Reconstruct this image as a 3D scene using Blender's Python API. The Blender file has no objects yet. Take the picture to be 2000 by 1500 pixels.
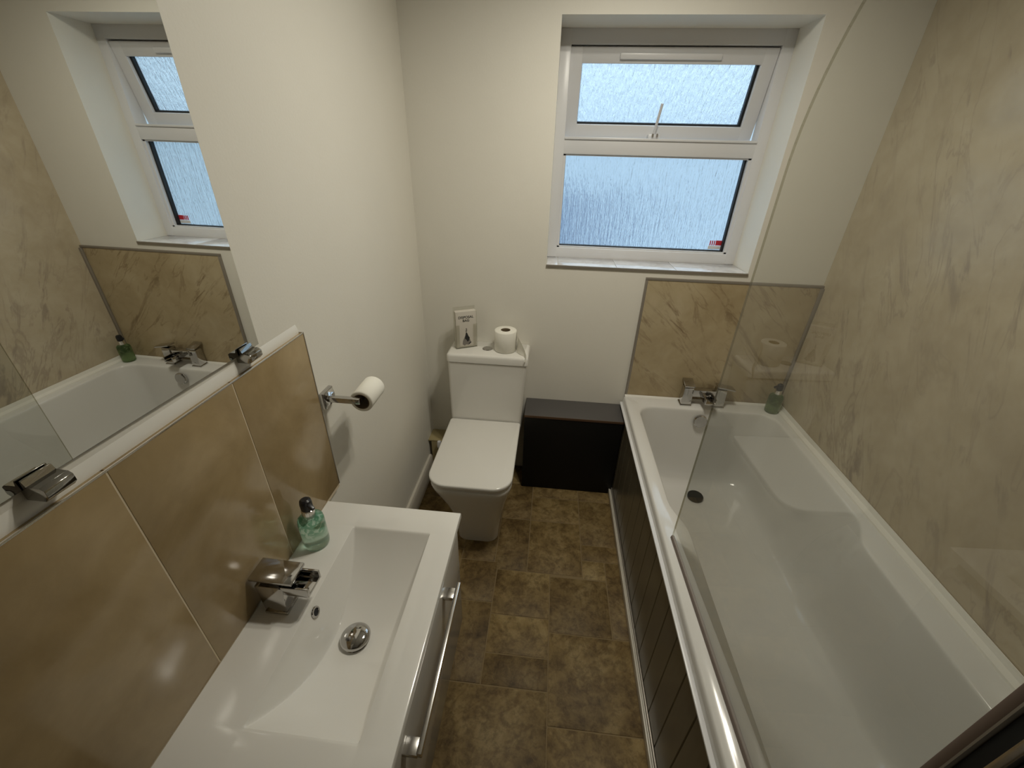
import bpy, bmesh, math, random
from mathutils import Vector, Matrix

random.seed(7)
S = bpy.context.scene
COL = S.collection
PI = math.pi

# ---------------------------------------------------------------- camera, world, exposure, lamps
cam_d = bpy.data.cameras.new('camera')
cam_d.sensor_fit = 'HORIZONTAL'
cam_d.sensor_width = 36.0
cam_d.lens = 802.39 / 2000.0 * 36.0
cam_d.clip_start = 0.02
cam = bpy.data.objects.new('camera', cam_d)
COL.objects.link(cam)
RGT = Vector((0.9953, 0.0976, 0.0229)).normalized()
FWD = Vector((-0.0741, 0.8686, -0.4900)).normalized()
DWN = FWD.cross(RGT).normalized()
RGT = DWN.cross(FWD).normalized()
UPV = -DWN
cam.matrix_world = Matrix(((RGT.x, UPV.x, -FWD.x, 0.598), (RGT.y, UPV.y, -FWD.y, -1.85),
                           (RGT.z, UPV.z, -FWD.z, 1.583), (0, 0, 0, 1)))
S.camera = cam

wd = bpy.data.worlds.new('overcast_sky')
S.world = wd
wd.use_nodes = True
nt = wd.node_tree
nt.nodes.clear()
w_out = nt.nodes.new('ShaderNodeOutputWorld')
w_bg = nt.nodes.new('ShaderNodeBackground')
w_tc = nt.nodes.new('ShaderNodeTexCoord')
w_sp = nt.nodes.new('ShaderNodeSeparateXYZ')
w_rp = nt.nodes.new('ShaderNodeValToRGB')
nt.links.new(w_tc.outputs['Generated'], w_sp.inputs[0])
nt.links.new(w_sp.outputs['Z'], w_rp.inputs[0])
w_rp.color_ramp.elements[0].position = 0.0
w_rp.color_ramp.elements[0].color = (0.145, 0.208, 0.264, 1)
w_rp.color_ramp.elements[1].position = 0.9
w_rp.color_ramp.elements[1].color = (0.66, 0.84, 1.0, 1)
nt.links.new(w_rp.outputs['Color'], w_bg.inputs['Color'])
w_bg.inputs['Strength'].default_value = 3.3
nt.links.new(w_bg.outputs[0], w_out.inputs[0])

S.view_settings.view_transform = 'Standard'
S.view_settings.look = 'None'
S.view_settings.gamma = 1.0
S.view_settings.use_curve_mapping = False
S.view_settings.exposure = 0.0
try:
    S.cycles.use_denoising = True
    S.cycles.blur_glossy = 0.3
    S.cycles.sample_clamp_indirect = 4.0
except Exception:
    pass

CEIL = 2.34
LAMPS = [(0.80, -0.62), (0.94, -0.76), (0.76, -0.80)]
for i, (lx, ly) in enumerate(LAMPS):
    ld = bpy.data.lights.new('lamp_light', 'AREA')
    ld.shape = 'DISK'
    ld.size = 0.07
    ld.spread = math.radians(168)
    ld.energy = 3.5
    ld.color = (1.0, 0.945, 0.81)
    lo = bpy.data.objects.new('lamp_light', ld)
    lo.location = (lx, ly, CEIL - 0.085)
    COL.objects.link(lo)

# ---------------------------------------------------------------- materials
def new_mat(name):
    m = bpy.data.materials.new(name)
    m.use_nodes = True
    n = m.node_tree
    b = n.nodes.get('Principled BSDF')
    return m, n, b

def simple(name, col, rough=0.5, metal=0.0, coat=0.0, spec=0.5):
    m, n, b = new_mat(name)
    b.inputs['Base Color'].default_value = (*col, 1)
    b.inputs['Roughness'].default_value = rough
    b.inputs['Metallic'].default_value = metal
    b.inputs['Coat Weight'].default_value = coat
    b.inputs['Coat Roughness'].default_value = 0.03
    b.inputs['Specular IOR Level'].default_value = spec
    return m

def N(n, t, **kw):
    x = n.nodes.new(t)
    for k, v in kw.items():
        setattr(x, k, v)
    return x

def coords(n, scale=(1, 1, 1), rot=(0, 0, 0), kind='Object'):
    tc = N(n, 'ShaderNodeTexCoord')
    mp = N(n, 'ShaderNodeMapping')
    mp.inputs['Scale'].default_value = scale
    mp.inputs['Rotation'].default_value = rot
    n.links.new(tc.outputs[kind], mp.inputs[0])
    return mp.outputs[0]

def noise(n, vec, scale, detail=4, rough=0.55, dist=0.0):
    x = N(n, 'ShaderNodeTexNoise')
    x.inputs['Scale'].default_value = scale
    x.inputs['Detail'].default_value = detail
    x.inputs['Roughness'].default_value = rough
    x.inputs['Distortion'].default_value = dist
    n.links.new(vec, x.inputs['Vector'])
    return x.outputs['Fac']

def ramp(n, fac, stops):
    r = N(n, 'ShaderNodeValToRGB')
    e = r.color_ramp.elements
    while len(e) < len(stops):
        e.new(0.5)
    for i, (p, c) in enumerate(stops):
        e[i].position = p
        e[i].color = (*c, 1) if len(c) == 3 else c
    n.links.new(fac, r.inputs[0])
    return r.outputs['Color']

def mixc(n, a, b, fac, mode='MIX'):
    x = N(n, 'ShaderNodeMix')
    x.data_type = 'RGBA'
    x.blend_type = mode
    for sock, v in ((x.inputs['Factor'], fac), (x.inputs['A'], a), (x.inputs['B'], b)):
        if isinstance(v, (int, float)):
            sock.default_value = v
        elif isinstance(v, tuple):
            sock.default_value = (*v, 1)
        else:
            n.links.new(v, sock)
    return x.outputs['Result']

def bump(n, b, h, strength, dist=0.01):
    x = N(n, 'ShaderNodeBump')
    x.inputs['Strength'].default_value = strength
    x.inputs['Distance'].default_value = dist
    n.links.new(h, x.inputs['Height'])
    n.links.new(x.outputs[0], b.inputs['Normal'])

def paint(name, col):
    m, n, b = new_mat(name)
    v = coords(n)
    f = noise(n, v, 3.0, 3)
    c = ramp(n, f, [(0.3, tuple(x * 0.97 for x in col)), (0.7, col)])
    n.links.new(c, b.inputs['Base Color'])
    b.inputs['Roughness'].default_value = 0.6
    b.inputs['Specular IOR Level'].default_value = 0.25
    bump(n, b, noise(n, v, 160.0, 2), 0.12, 0.002)
    return m

M = {}
M['wall'] = paint('wall_paint', (0.80, 0.775, 0.70))
M['ceiling'] = paint('ceiling_paint', (0.80, 0.79, 0.75))
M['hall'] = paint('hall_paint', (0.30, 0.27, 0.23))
M['chrome'] = simple('chrome', (0.53, 0.52, 0.51), 0.07, 1.0)
M['chrome_dark'] = simple('polished_dark_chrome', (0.40, 0.39, 0.37), 0.08, 1.0)
M['alu'] = simple('aluminium', (0.78, 0.76, 0.73), 0.22, 1.0)
M['ceramic'] = simple('ceramic', (0.80, 0.785, 0.74), 0.12, 0.0, 0.25)
M['acrylic'] = simple('bath_acrylic', (0.72, 0.71, 0.68), 0.13, 0.0, 0.25)
M['pvc'] = simple('pvc_white', (0.74, 0.74, 0.75), 0.3)
M['seal'] = simple('white_sealant', (0.80, 0.78, 0.72), 0.35)
M['black'] = simple('black_plastic', (0.012, 0.012, 0.014), 0.3)
M['gasket'] = simple('black_rubber', (0.01, 0.012, 0.015), 0.6)
M['trimgrey'] = simple('grey_trim', (0.30, 0.27, 0.23), 0.35, 0.4)
M['paper'] = simple('tissue_paper', (0.86, 0.84, 0.76), 0.9, spec=0.1)
M['core'] = simple('card_core', (0.20, 0.15, 0.09), 0.9)
M['beige'] = simple('beige_boxing', (0.40, 0.33, 0.17), 0.5)
M['gloss_white'] = simple('gloss_white_lacquer', (0.47, 0.45, 0.41), 0.10)
M['carcass'] = simple('cabinet_carcass', (0.28, 0.26, 0.23), 0.5)
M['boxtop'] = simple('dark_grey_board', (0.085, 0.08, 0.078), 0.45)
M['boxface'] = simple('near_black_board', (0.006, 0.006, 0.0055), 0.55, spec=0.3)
M['boxedge'] = simple('brown_board_edge', (0.10, 0.055, 0.03), 0.6)
M['bottle_plastic'] = None
M['red'] = simple('red_sticker', (0.55, 0.03, 0.05), 0.5)
M['white_label'] = simple('white_label', (0.85, 0.85, 0.88), 0.5)
M['ink'] = simple('black_ink', (0.02, 0.02, 0.02), 0.7)
M['greyink'] = simple('grey_ink', (0.22, 0.20, 0.18), 0.7)
M['bagpaper'] = simple('printed_bag_paper', (0.66, 0.62, 0.55), 0.6)
M['sealgrey'] = simple('brown_grey_seal', (0.16, 0.12, 0.10), 0.4)
M['plug'] = simple('dark_plug', (0.05, 0.05, 0.045), 0.35, 0.4)
M['skirt'] = simple('skirting_gloss', (0.62, 0.58, 0.50), 0.3)
M['lamp'] = simple('lamp_housing', (0.75, 0.75, 0.75), 0.3)
M['slate'] = simple('slate_roof', (0.03, 0.05, 0.10), 0.8)
M['render'] = simple('pale_render', (0.70, 0.70, 0.62), 0.8)
M['lawn'] = simple('pale_paving_outside', (0.22, 0.30, 0.36), 0.9)

# mirror
m, n, b = new_mat('mirror_silver')
b.inputs['Base Color'].default_value = (0.80, 0.81, 0.79, 1)
b.inputs['Metallic'].default_value = 1.0
b.inputs['Roughness'].default_value = 0.0
M['mirror'] = m

# brown wall tile
m, n, b = new_mat('brown_wall_tile')
v = coords(n, kind='Object')
oi = N(n, 'ShaderNodeObjectInfo')
ad = N(n, 'ShaderNodeVectorMath', operation='ADD')
sc = N(n, 'ShaderNodeVectorMath', operation='SCALE')
cb = N(n, 'ShaderNodeCombineXYZ')
n.links.new(oi.outputs['Random'], cb.inputs[0]); n.links.new(oi.outputs['Random'], cb.inputs[1])
n.links.new(cb.outputs[0], sc.inputs[0]); sc.inputs['Scale'].default_value = 20.0
n.links.new(v, ad.inputs[0]); n.links.new(sc.outputs[0], ad.inputs[1])
f1 = noise(n, ad.outputs[0], 5.0, 6, 0.6, 0.6)
f2 = noise(n, ad.outputs[0], 22.0, 4, 0.6)
c = ramp(n, f1, [(0.3, (0.30, 0.215, 0.105)), (0.7, (0.43, 0.325, 0.180))])
c2 = ramp(n, f2, [(0.35, (0.85, 0.85, 0.85)), (0.65, (1, 1, 1))])
n.links.new(mixc(n, c, c2, 0.5, 'MULTIPLY'), b.inputs['Base Color'])
b.inputs['Roughness'].default_value = 0.16
bump(n, b, f1, 0.06, 0.01)
M['tile'] = m
M['grout'] = simple('wall_grout', (0.66, 0.56, 0.40), 0.8)

# marble-effect shower panel
def marble(name, rot, greyer=0.0):
    m, n, b = new_mat(name)
    v = coords(n)
    f = noise(n, v, 2.4, 5, 0.6, 0.5)
    f0 = noise(n, v, 9.0, 4, 0.65, 0.3)
    g = lambda c: tuple((x + (0.42 - x) * greyer) * (1.0 + 0.6 * greyer) for x in c)
    base = ramp(n, f, [(0.28, g((0.385, 0.300, 0.172))), (0.5, g((0.475, 0.385, 0.235))), (0.75, g((0.56, 0.475, 0.32)))])
    base = mixc(n, base, ramp(n, f0, [(0.35, (0.86, 0.84, 0.80)), (0.6, (1, 1, 1))]), 0.7, 'MULTIPLY')
    vr = coords(n, rot=rot)
    ms = N(n, 'ShaderNodeMapping'); ms.inputs['Scale'].default_value = (11.0, 11.0, 2.4)
    n.links.new(vr, ms.inputs[0])
    fm = noise(n, v, 3.6, 3)
    mask = ramp(n, fm, [(0.36, (0, 0, 0)), (0.60, (1, 1, 1))])
    st = ramp(n, noise(n, ms.outputs[0], 1.9, 6, 0.62, 0.5), [(0.57, (0, 0, 0)), (0.66, (1, 1, 1))])
    ms2 = N(n, 'ShaderNodeMapping'); ms2.inputs['Scale'].default_value = (5.0, 5.0, 1.3); ms2.inputs['Location'].default_value = (3.1, 1.7, 5.3)
    n.links.new(vr, ms2.inputs[0])
    ln = ramp(n, noise(n, ms2.outputs[0], 1.6, 5, 0.6, 0.8), [(0.478, (0, 0, 0)), (0.5, (1, 1, 1)), (0.522, (0, 0, 0))])
    c = mixc(n, base, g((0.20, 0.138, 0.075)), mixc(n, (0, 0, 0), mixc(n, st, mask, 0.8, 'MULTIPLY'), 0.85))
    c = mixc(n, c, g((0.24, 0.17, 0.095)), mixc(n, (0, 0, 0), mixc(n, ln, mask, 0.9, 'MULTIPLY'), 0.62))
    n.links.new(c, b.inputs['Base Color'])
    b.inputs['Roughness'].default_value = 0.2
    return m
M['marble'] = marble('marble_effect_panel', (0.0, 0.75, 0.0))
M['marble_r'] = marble('marble_effect_panel_glare', (0.45, 0.0, 0.0), 0.28)  # greyed and lightened copy: pale wall's reflection painted into the panel colour

# floor tile
m, n, b = new_mat('stone_floor_tile')
v = coords(n)
oi = N(n, 'ShaderNodeObjectInfo')
cb = N(n, 'ShaderNodeCombineXYZ')
ml = N(n, 'ShaderNodeMath', operation='MULTIPLY'); ml.inputs[1].default_value = 37.0
n.links.new(oi.outputs['Random'], ml.inputs[0])
n.links.new(ml.outputs[0], cb.inputs[0]); n.links.new(ml.outputs[0], cb.inputs[2])
ad = N(n, 'ShaderNodeVectorMath', operation='ADD')
n.links.new(v, ad.inputs[0]); n.links.new(cb.outputs[0], ad.inputs[1])
f1 = noise(n, ad.outputs[0], 7.0, 7, 0.68, 0.5)
f2 = noise(n, ad.outputs[0], 34.0, 6, 0.75, 0.3)
f3 = noise(n, ad.outputs[0], 3.5, 4, 0.6, 1.4)
c = ramp(n, f1, [(0.3, (0.105, 0.067, 0.024)), (0.5, (0.235, 0.165, 0.068)), (0.72, (0.37, 0.285, 0.140))])
c = mixc(n, c, ramp(n, f2, [(0.38, (0.42, 0.38, 0.32)), (0.55, (1, 1, 1))]), 0.75, 'MULTIPLY')
c = mixc(n, c, ramp(n, f3, [(0.47, (1, 1, 1)), (0.5, (0.62, 0.55, 0.45)), (0.53, (1, 1, 1))]), 0.5, 'MULTIPLY')
rr_ = ramp(n, oi.outputs['Random'], [(0.0, (0.72, 0.68, 0.62)), (1.0, (1.12, 1.1, 1.05))])
n.links.new(mixc(n, c, rr_, 1.0, 'MULTIPLY'), b.inputs['Base Color'])
b.inputs['Roughness'].default_value = 0.55
b.inputs['Specular IOR Level'].default_value = 0.3
bump(n, b, f2, 0.25, 0.004)
M['floor'] = m
M['joint'] = simple('floor_joint', (0.23, 0.165, 0.080), 0.8)

# grey-brown tongue and groove panel
m, n, b = new_mat('painted_tongue_and_groove')
v = coords(n, scale=(1, 1, 0.15))
f = noise(n, v, 40, 4)
n.links.new(ramp(n, f, [(0.3, (0.118, 0.102, 0.072)), (0.7, (0.142, 0.124, 0.090))]), b.inputs['Base Color'])
b.inputs['Roughness'].default_value = 0.28
M['planks'] = m

# clear screen glass : transparent slab with Fresnel reflection on its outer faces
def thin_glass(name, tint, refl=1.0):
    m = bpy.data.materials.new(name)
    m.use_nodes = True
    n = m.node_tree
    n.nodes.clear()
    out = N(n, 'ShaderNodeOutputMaterial')
    tr = N(n, 'ShaderNodeBsdfTransparent'); tr.inputs['Color'].default_value = (*tint, 1)
    gl = N(n, 'ShaderNodeBsdfGlossy'); gl.inputs['Roughness'].default_value = 0.0
    gl.inputs['Color'].default_value = (1, 1, 1, 1)
    fr = N(n, 'ShaderNodeFresnel'); fr.inputs['IOR'].default_value = 1.5
    ge = N(n, 'ShaderNodeNewGeometry')
    inv = N(n, 'ShaderNodeMath', operation='SUBTRACT'); inv.inputs[0].default_value = 1.0
    n.links.new(ge.outputs['Backfacing'], inv.inputs[1])
    mu = N(n, 'ShaderNodeMath', operation='MULTIPLY')
    n.links.new(fr.outputs[0], mu.inputs[0]); n.links.new(inv.outputs[0], mu.inputs[1])
    m2 = N(n, 'ShaderNodeMath', operation='MULTIPLY'); m2.inputs[1].default_value = refl
    m2.use_clamp = True
    n.links.new(mu.outputs[0], m2.inputs[0])
    mx = N(n, 'ShaderNodeMixShader')
    n.links.new(m2.outputs[0], mx.inputs[0])
    n.links.new(tr.outputs[0], mx.inputs[1]); n.links.new(gl.outputs[0], mx.inputs[2])
    n.links.new(mx.outputs[0], out.inputs[0])
    return m
M['glass'] = thin_glass('shower_glass', (0.885, 0.89, 0.87), 1.4)
M['clear'] = thin_glass('clear_plastic', (0.93, 0.93, 0.91), 1.0)

# rain-textured window glass : part rough refraction, part diffuse scatter
m, n, b = new_mat('rain_textured_glass')
b.inputs['Base Color'].default_value = (0.95, 0.98, 1.0, 1)
b.inputs['Transmission Weight'].default_value = 1.0
b.inputs['Roughness'].default_value = 0.2
b.inputs['IOR'].default_value = 1.45
v = coords(n, scale=(1.0, 1.0, 0.09))
f = noise(n, v, 120.0, 3, 0.6, 0.4)
bp_ = N(n, 'ShaderNodeBump')
bp_.inputs['Strength'].default_value = 0.8
bp_.inputs['Distance'].default_value = 0.008
n.links.new(f, bp_.inputs['Height'])
n.links.new(bp_.outputs[0], b.inputs['Normal'])
tl_ = N(n, 'ShaderNodeBsdfTranslucent')
tl_.inputs['Color'].default_value = (0.86, 0.94, 1.0, 1)
n.links.new(bp_.outputs[0], tl_.inputs['Normal'])
mx_ = N(n, 'ShaderNodeMixShader')
mx_.inputs[0].default_value = 0.12
n.links.new(b.outputs[0], mx_.inputs[1]); n.links.new(tl_.outputs[0], mx_.inputs[2])
n.links.new(mx_.outputs[0], n.nodes['Material Output'].inputs[0])
M['rain_glass'] = m

# soap bottle : pale green with darker printed leaves in the upper half
def soap(name, c0, c1):
    m, n, b = new_mat(name)
    v = coords(n)
    sp = N(n, 'ShaderNodeSeparateXYZ'); n.links.new(v, sp.inputs[0])
    f = noise(n, v, 42.0, 3, 0.6, 1.2)
    leaf = ramp(n, f, [(0.46, (0, 0, 0)), (0.52, (1, 1, 1))])
    zr = ramp(n, sp.outputs['Z'], [(0.036, (0, 0, 0)), (0.062, (1, 1, 1))])
    mk = mixc(n, leaf, zr, 1.0, 'MULTIPLY')
    c = mixc(n, c0, c1, mk)
    n.links.new(c, b.inputs['Base Color'])
    b.inputs['Transmission Weight'].default_value = 0.75
    b.inputs['Roughness'].default_value = 0.05
    b.inputs['IOR'].default_value = 1.35
    return m
M['soap1'] = soap('mint_soap_bottle', (0.66, 0.86, 0.74), (0.16, 0.42, 0.27))
M['soap2'] = soap('olive_soap_bottle', (0.30, 0.42, 0.20), (0.10, 0.18, 0.07))

# white sill tile with soft grey veins
m, n, b = new_mat('sill_tile')
v = coords(n)
f = noise(n, v, 14, 4, 0.6, 1.0)
n.links.new(ramp(n, f, [(0.35, (0.62, 0.60, 0.60)), (0.6, (0.76, 0.75, 0.75))]), b.inputs['Base Color'])
b.inputs['Roughness'].default_value = 0.1
M['silltile'] = m

# ---------------------------------------------------------------- mesh helpers
WORLD = {}

def add_box(bm, x0, x1, y0, y1, z0, z1, bev=0.0, seg=2):
    vs = [bm.verts.new(p) for p in ((x0, y0, z0), (x1, y0, z0), (x1, y1, z0), (x0, y1, z0),
                                    (x0, y0, z1), (x1, y0, z1), (x1, y1, z1), (x0, y1, z1))]
    fs = [(0, 3, 2, 1), (4, 5, 6, 7), (0, 1, 5, 4), (1, 2, 6, 5), (2, 3, 7, 6), (3, 0, 4, 7)]
    faces = [bm.faces.new([vs[i] for i in f]) for f in fs]
    if bev > 0:
        es = set(e for f in faces for e in f.edges)
        bmesh.ops.bevel(bm, geom=list(es), offset=bev, segments=seg, profile=0.5, affect='EDGES')

def add_hexa(bm, bottom, top, bev=0.0, seg=2):
    vs = [bm.verts.new(p) for p in bottom] + [bm.verts.new(p) for p in top]
    k = len(bottom)
    faces = [bm.faces.new(list(reversed(vs[:k]))), bm.faces.new(vs[k:])]
    for i in range(k):
        j = (i + 1) % k
        faces.append(bm.faces.new((vs[i], vs[j], vs[k + j], vs[k + i])))
    if bev > 0:
        es = set(e for f in faces for e in f.edges)
        bmesh.ops.bevel(bm, geom=list(es), offset=bev, segments=seg, profile=0.5, affect='EDGES')
    return faces

def add_prism(bm, pts, vec, bev=0.0):
    add_hexa(bm, [Vector(p) for p in pts], [Vector(p) + Vector(vec) for p in pts], bev)

def add_loft(bm, rings, cap0=True, cap1=True, closed=True):
    rows = [[bm.verts.new(p) for p in r] for r in rings]
    k = len(rows[0])
    for a, b_ in zip(rows[:-1], rows[1:]):
        for i in range(k if closed else k - 1):
            j = (i + 1) % k
            bm.faces.new((a[i], a[j], b_[j], b_[i]))
    if cap0:
        bm.faces.new(list(reversed(rows[0])))
    if cap1:
        bm.faces.new(rows[-1])
    return rows

def add_lathe(bm, prof, centre, n=32, axis='Z', cap0=True, cap1=True):
    rings = []
    for r, h in prof:
        ring = []
        for i in range(n):
            a = 2 * PI * i / n
            c, s = r * math.cos(a), r * math.sin(a)
            if axis == 'Z':
                p = (centre[0] + c, centre[1] + s, centre[2] + h)
            elif axis == 'Y':
                p = (centre[0] + s, centre[1] + h, centre[2] + c)
            else:
                p = (centre[0] + h, centre[1] + c, centre[2] + s)
            ring.append(p)
        rings.append(ring)
    add_loft(bm, rings, cap0, cap1)

def rrect(x0, x1, y0, y1, rad, ns=10, nc=6, fx=None):
    """rounded rectangle, ccw from the low-x low-y corner; rad = (x0y0, x1y0, x1y1, x0y1)"""
    if isinstance(rad, (int, float)):
        rad = (rad,) * 4
    cs = [(x0 + rad[0], y0 + rad[0], PI, rad[0]), (x1 - rad[1], y0 + rad[1], 1.5 * PI, rad[1]),
          (x1 - rad[2], y1 - rad[2], 0, rad[2]), (x0 + rad[3], y1 - rad[3], 0.5 * PI, rad[3])]
    pts = []
    for k in range(4):
        cx, cy, a0, r = cs[k]
        arc = [(cx + r * math.cos(a0 + i / nc * PI / 2), cy + r * math.sin(a0 + i / nc * PI / 2)) for i in range(nc + 1)]
        pts += arc
        nx, ny, a1, r1 = cs[(k + 1) % 4]
        q = (nx + r1 * math.cos(a1), ny + r1 * math.sin(a1))
        p = arc[-1]
        for i in range(1, ns):
            t = i / ns
            pts.append((p[0] + (q[0] - p[0]) * t, p[1] + (q[1] - p[1]) * t))
    if fx:
        pts = [fx(*p) for p in pts]
    return pts

def tube(bm, path, r, n=10):
    path = [Vector(p) for p in path]
    rings = []
    for i, p in enumerate(path):
        d = (path[min(i + 1, len(path) - 1)] - path[max(i - 1, 0)]).normalized()
        u = d.orthogonal().normalized() if i == 0 else (u - d * u.dot(d)).normalized()
        w = d.cross(u)
        rings.append([p + (u * math.cos(2 * PI * k / n) + w * math.sin(2 * PI * k / n)) * r for k in range(n)])
    add_loft(bm, rings)

def finish(name, bm, mat, parent=None, origin=None, smooth=30):
    bmesh.ops.remove_doubles(bm, verts=bm.verts, dist=1e-6)
    bmesh.ops.recalc_face_normals(bm, faces=bm.faces)
    xs = [v.co for v in bm.verts]
    if origin is None:
        lo = Vector((min(v.x for v in xs), min(v.y for v in xs), min(v.z for v in xs)))
        hi = Vector((max(v.x for v in xs), max(v.y for v in xs), max(v.z for v in xs)))
        origin = Vector(((lo.x + hi.x) / 2, (lo.y + hi.y) / 2, lo.z))
    origin = Vector(origin)
    for v in bm.verts:
        v.co -= origin
    me = bpy.data.meshes.new(name)
    if smooth:
        for f in bm.faces:
            f.smooth = True
    bm.to_mesh(me)
    bm.free()
    if smooth:
        me.set_sharp_from_angle(angle=math.radians(smooth))
    for mm in (mat if isinstance(mat, (list, tuple)) else [mat]):
        me.materials.append(mm)
    o = bpy.data.objects.new(name, me)
    COL.objects.link(o)
    place(o, origin, parent)
    return o

def place(o, origin, parent):
    WORLD[o.name] = Vector(origin)
    if parent is not None:
        o.parent = parent
        o.location = Vector(origin) - WORLD[parent.name]
    else:
        o.location = Vector(origin)

def thing(name, loc, label, cat, group=None):
    o = bpy.data.objects.new(name, None)
    o.empty_display_size = 0.05
    COL.objects.link(o)
    place(o, loc, None)
    return tag(o, label, cat, group)

def tag(o, label, cat, group=None, kind=None):
    o['label'] = label
    o['category'] = cat
    if group:
        o['group'] = group
    if kind:
        o['kind'] = kind
    return o

def struct(o, label, cat):
    return tag(o, label, cat, kind='structure')

def B(*a, **k):
    bm = bmesh.new()
    add_box(bm, *a, **k)
    return bm

def rot_bm(bm, pivot, axis, ang):
    bmesh.ops.rotate(bm, verts=bm.verts, cent=Vector(pivot), matrix=Matrix.Rotation(ang, 3, axis))
    return bm

# ================================================================ the room shell
RW = 1.758            # right wall face
WX0, WX1, WZ0, WZ1 = 0.579, 1.438, 1.156, 2.000   # window opening
WT = 0.28             # back wall thickness

fl = struct(finish('floor', B(-0.1, 1.86, -2.75, 0.0, -0.06, -0.0018), M['joint'], origin=(0.8, -1.2, 0)),
            'floor of brown stone-effect tiles between the vanity and the bath', 'floor')
GX0, GX1 = 0.0, 1.02
TILES = [
    (0.585, 0.825, -0.69, -0.40), (0.585, 0.825, -0.40, -0.24), (0.585, 0.825, -0.24, -0.05), (0.585, 0.825, -0.05, 0.0),
    (0.440, 0.585, -0.69, -0.40), (0.440, 0.585, -0.40, -0.15), (0.440, 0.585, -0.15, 0.0),
    (0.825, 1.02, -0.24, 0.0), (0.825, 1.02, -0.52, -0.24), (0.825, 1.02, -0.605, -0.52),
    (0.825, 0.925, -0.70, -0.605), (0.925, 1.02, -0.94, -0.605),
    (0.685, 0.925, -0.94, -0.70), (0.455, 0.685, -0.89, -0.69), (0.685, 0.825, -0.70, -0.69),
    (0.455, 0.685, -1.035, -0.89), (0.455, 0.685, -1.14, -1.035),
    (0.29, 0.455, -0.845, -0.655), (0.29, 0.44, -0.655, -0.40), (0.29, 0.44, -0.40, -0.15), (0.29, 0.44, -0.15, 0.0),
    (0.29, 0.455, -1.14, -0.845), (0.44, 0.455, -0.69, -0.655),
    (0.0, 0.29, -0.30, 0.0), (0.0, 0.29, -0.60, -0.30), (0.0, 0.29, -0.90, -0.60), (0.0, 0.29, -1.14, -0.90),
    (0.30, 0.685, -1.50, -1.14), (0.0, 0.30, -1.50, -1.14),
    (0.685, 1.02, -1.235, -0.94), (0.685, 1.02, -1.53, -1.235), (0.685, 1.02, -1.80, -1.53),
    (0.0, 0.685, -1.80, -1.50), (0.0, 0.50, -2.2, -1.80), (0.50, 1.02, -2.2, -1.80), (0.0, 0.50, -2.6, -2.2), (0.50, 1.02, -2.6, -2.2),
]
for (x0, x1, y0, y1) in TILES:
    if (x1 - x0) < 0.03 or (y1 - y0) < 0.03:
        continue
    g = 0.0019
    dz = random.uniform(-0.0006, 0.0)
    finish('tile', B(x0 + g, x1 - g, y0 + g, y1 - g, -0.012, dz, bev=0.0014, seg=2), M['floor'], fl)

struct(finish('ceiling', B(-0.1, 1.86, -2.75, 0.30, CEIL, CEIL + 0.08), M['ceiling']), 'plain off-white ceiling above the bathroom', 'ceiling')

# left wall with its brown splashback tiles
wl = struct(finish('wall_left', B(-0.1, 0.0, -2.75, 0.28, -0.06, CEIL), M['wall'], origin=(0, -1.2, 0)),
            'off-white left wall with brown splashback tiles behind the basin', 'wall')
finish('grout', B(-0.002, 0.0116, -1.965, -0.977, 0.700, 1.190), M['grout'], wl)
for k in range(4):
    y1 = -0.976 - 0.250 * k
    finish('tile', B(0.0005, 0.0125, y1 - 0.2472, y1, 0.7095, 1.192, bev=0.0008), M['tile'], wl)
# plaster line and bright trim along the top of the tiles
bm = bmesh.new()
prof = [(0.0, 1.1915), (0.0042, 1.1918), (0.0048, 1.1965), (0.0040, 1.204), (0.0, 1.2140)]
add_prism(bm, [(x, -1.965, z) for x, z in prof], (0, 0.985, 0))
struct(finish('trim_1', bm, M['seal']), 'rough white filler line along the top of the brown splashback tiles', 'trim')
struct(finish('trim_2', B(0.0105, 0.0135, -1.965, -0.9755, 1.1905, 1.1935, bev=0.0008), M['alu']),
       'thin bright metal edge strip on the top front edge of the brown tiles', 'trim')
struct(finish('trim_3', B(0.0, 0.0135, -0.9765, -0.9735, 0.7095, 1.1935, bev=0.0008), M['trimgrey']),
       'thin dark edge strip down the far side of the brown tiles', 'trim')

# back wall built round the window opening
bm = bmesh.new()
add_box(bm, -0.1, WX0, 0.0, WT, -0.06, CEIL)
add_box(bm, WX1, 1.86, 0.0, WT, -0.06, CEIL)
add_box(bm, WX0, WX1, 0.0, WT, -0.06, WZ0 - 0.008)
add_box(bm, WX0, WX1, 0.0, WT, WZ1, CEIL)
wb = struct(finish('wall_back', bm, M['wall'], origin=(0.85, 0.0, 0.0), smooth=0),
            'off-white end wall with the window recess above the toilet and bath', 'wall')
finish('marble_panel', B(1.028, RW, -0.010, 0.0, 0.40, 1.112), M['marble'], wb)
bm = bmesh.new()
add_box(bm, 1.017, RW, -0.0125, 0.0, 1.112, 1.123, bev=0.002)
finish('panel_trim', bm, M['trimgrey'], wb)
finish('panel_trim', B(1.017, 1.028, -0.0125, 0.0, 0.50, 1.112, bev=0.002), M['trimgrey'], wb)
finish('corner_trim', B(RW - 0.013, RW, -0.021, -0.010, 0.50, 1.112, bev=0.002), M['trimgrey'], wb)

wr = struct(finish('wall_right', B(RW + 0.006, RW + 0.106, -1.75, 0.28, -0.06, CEIL), M['wall'], origin=(RW, -0.8, 0)),
            'right wall clad in beige marble-effect panel behind the bath', 'wall')
finish('marble_panel', B(RW, RW + 0.0065, -1.70, 0.0, 0.40, CEIL), M['marble_r'], wr)

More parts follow.
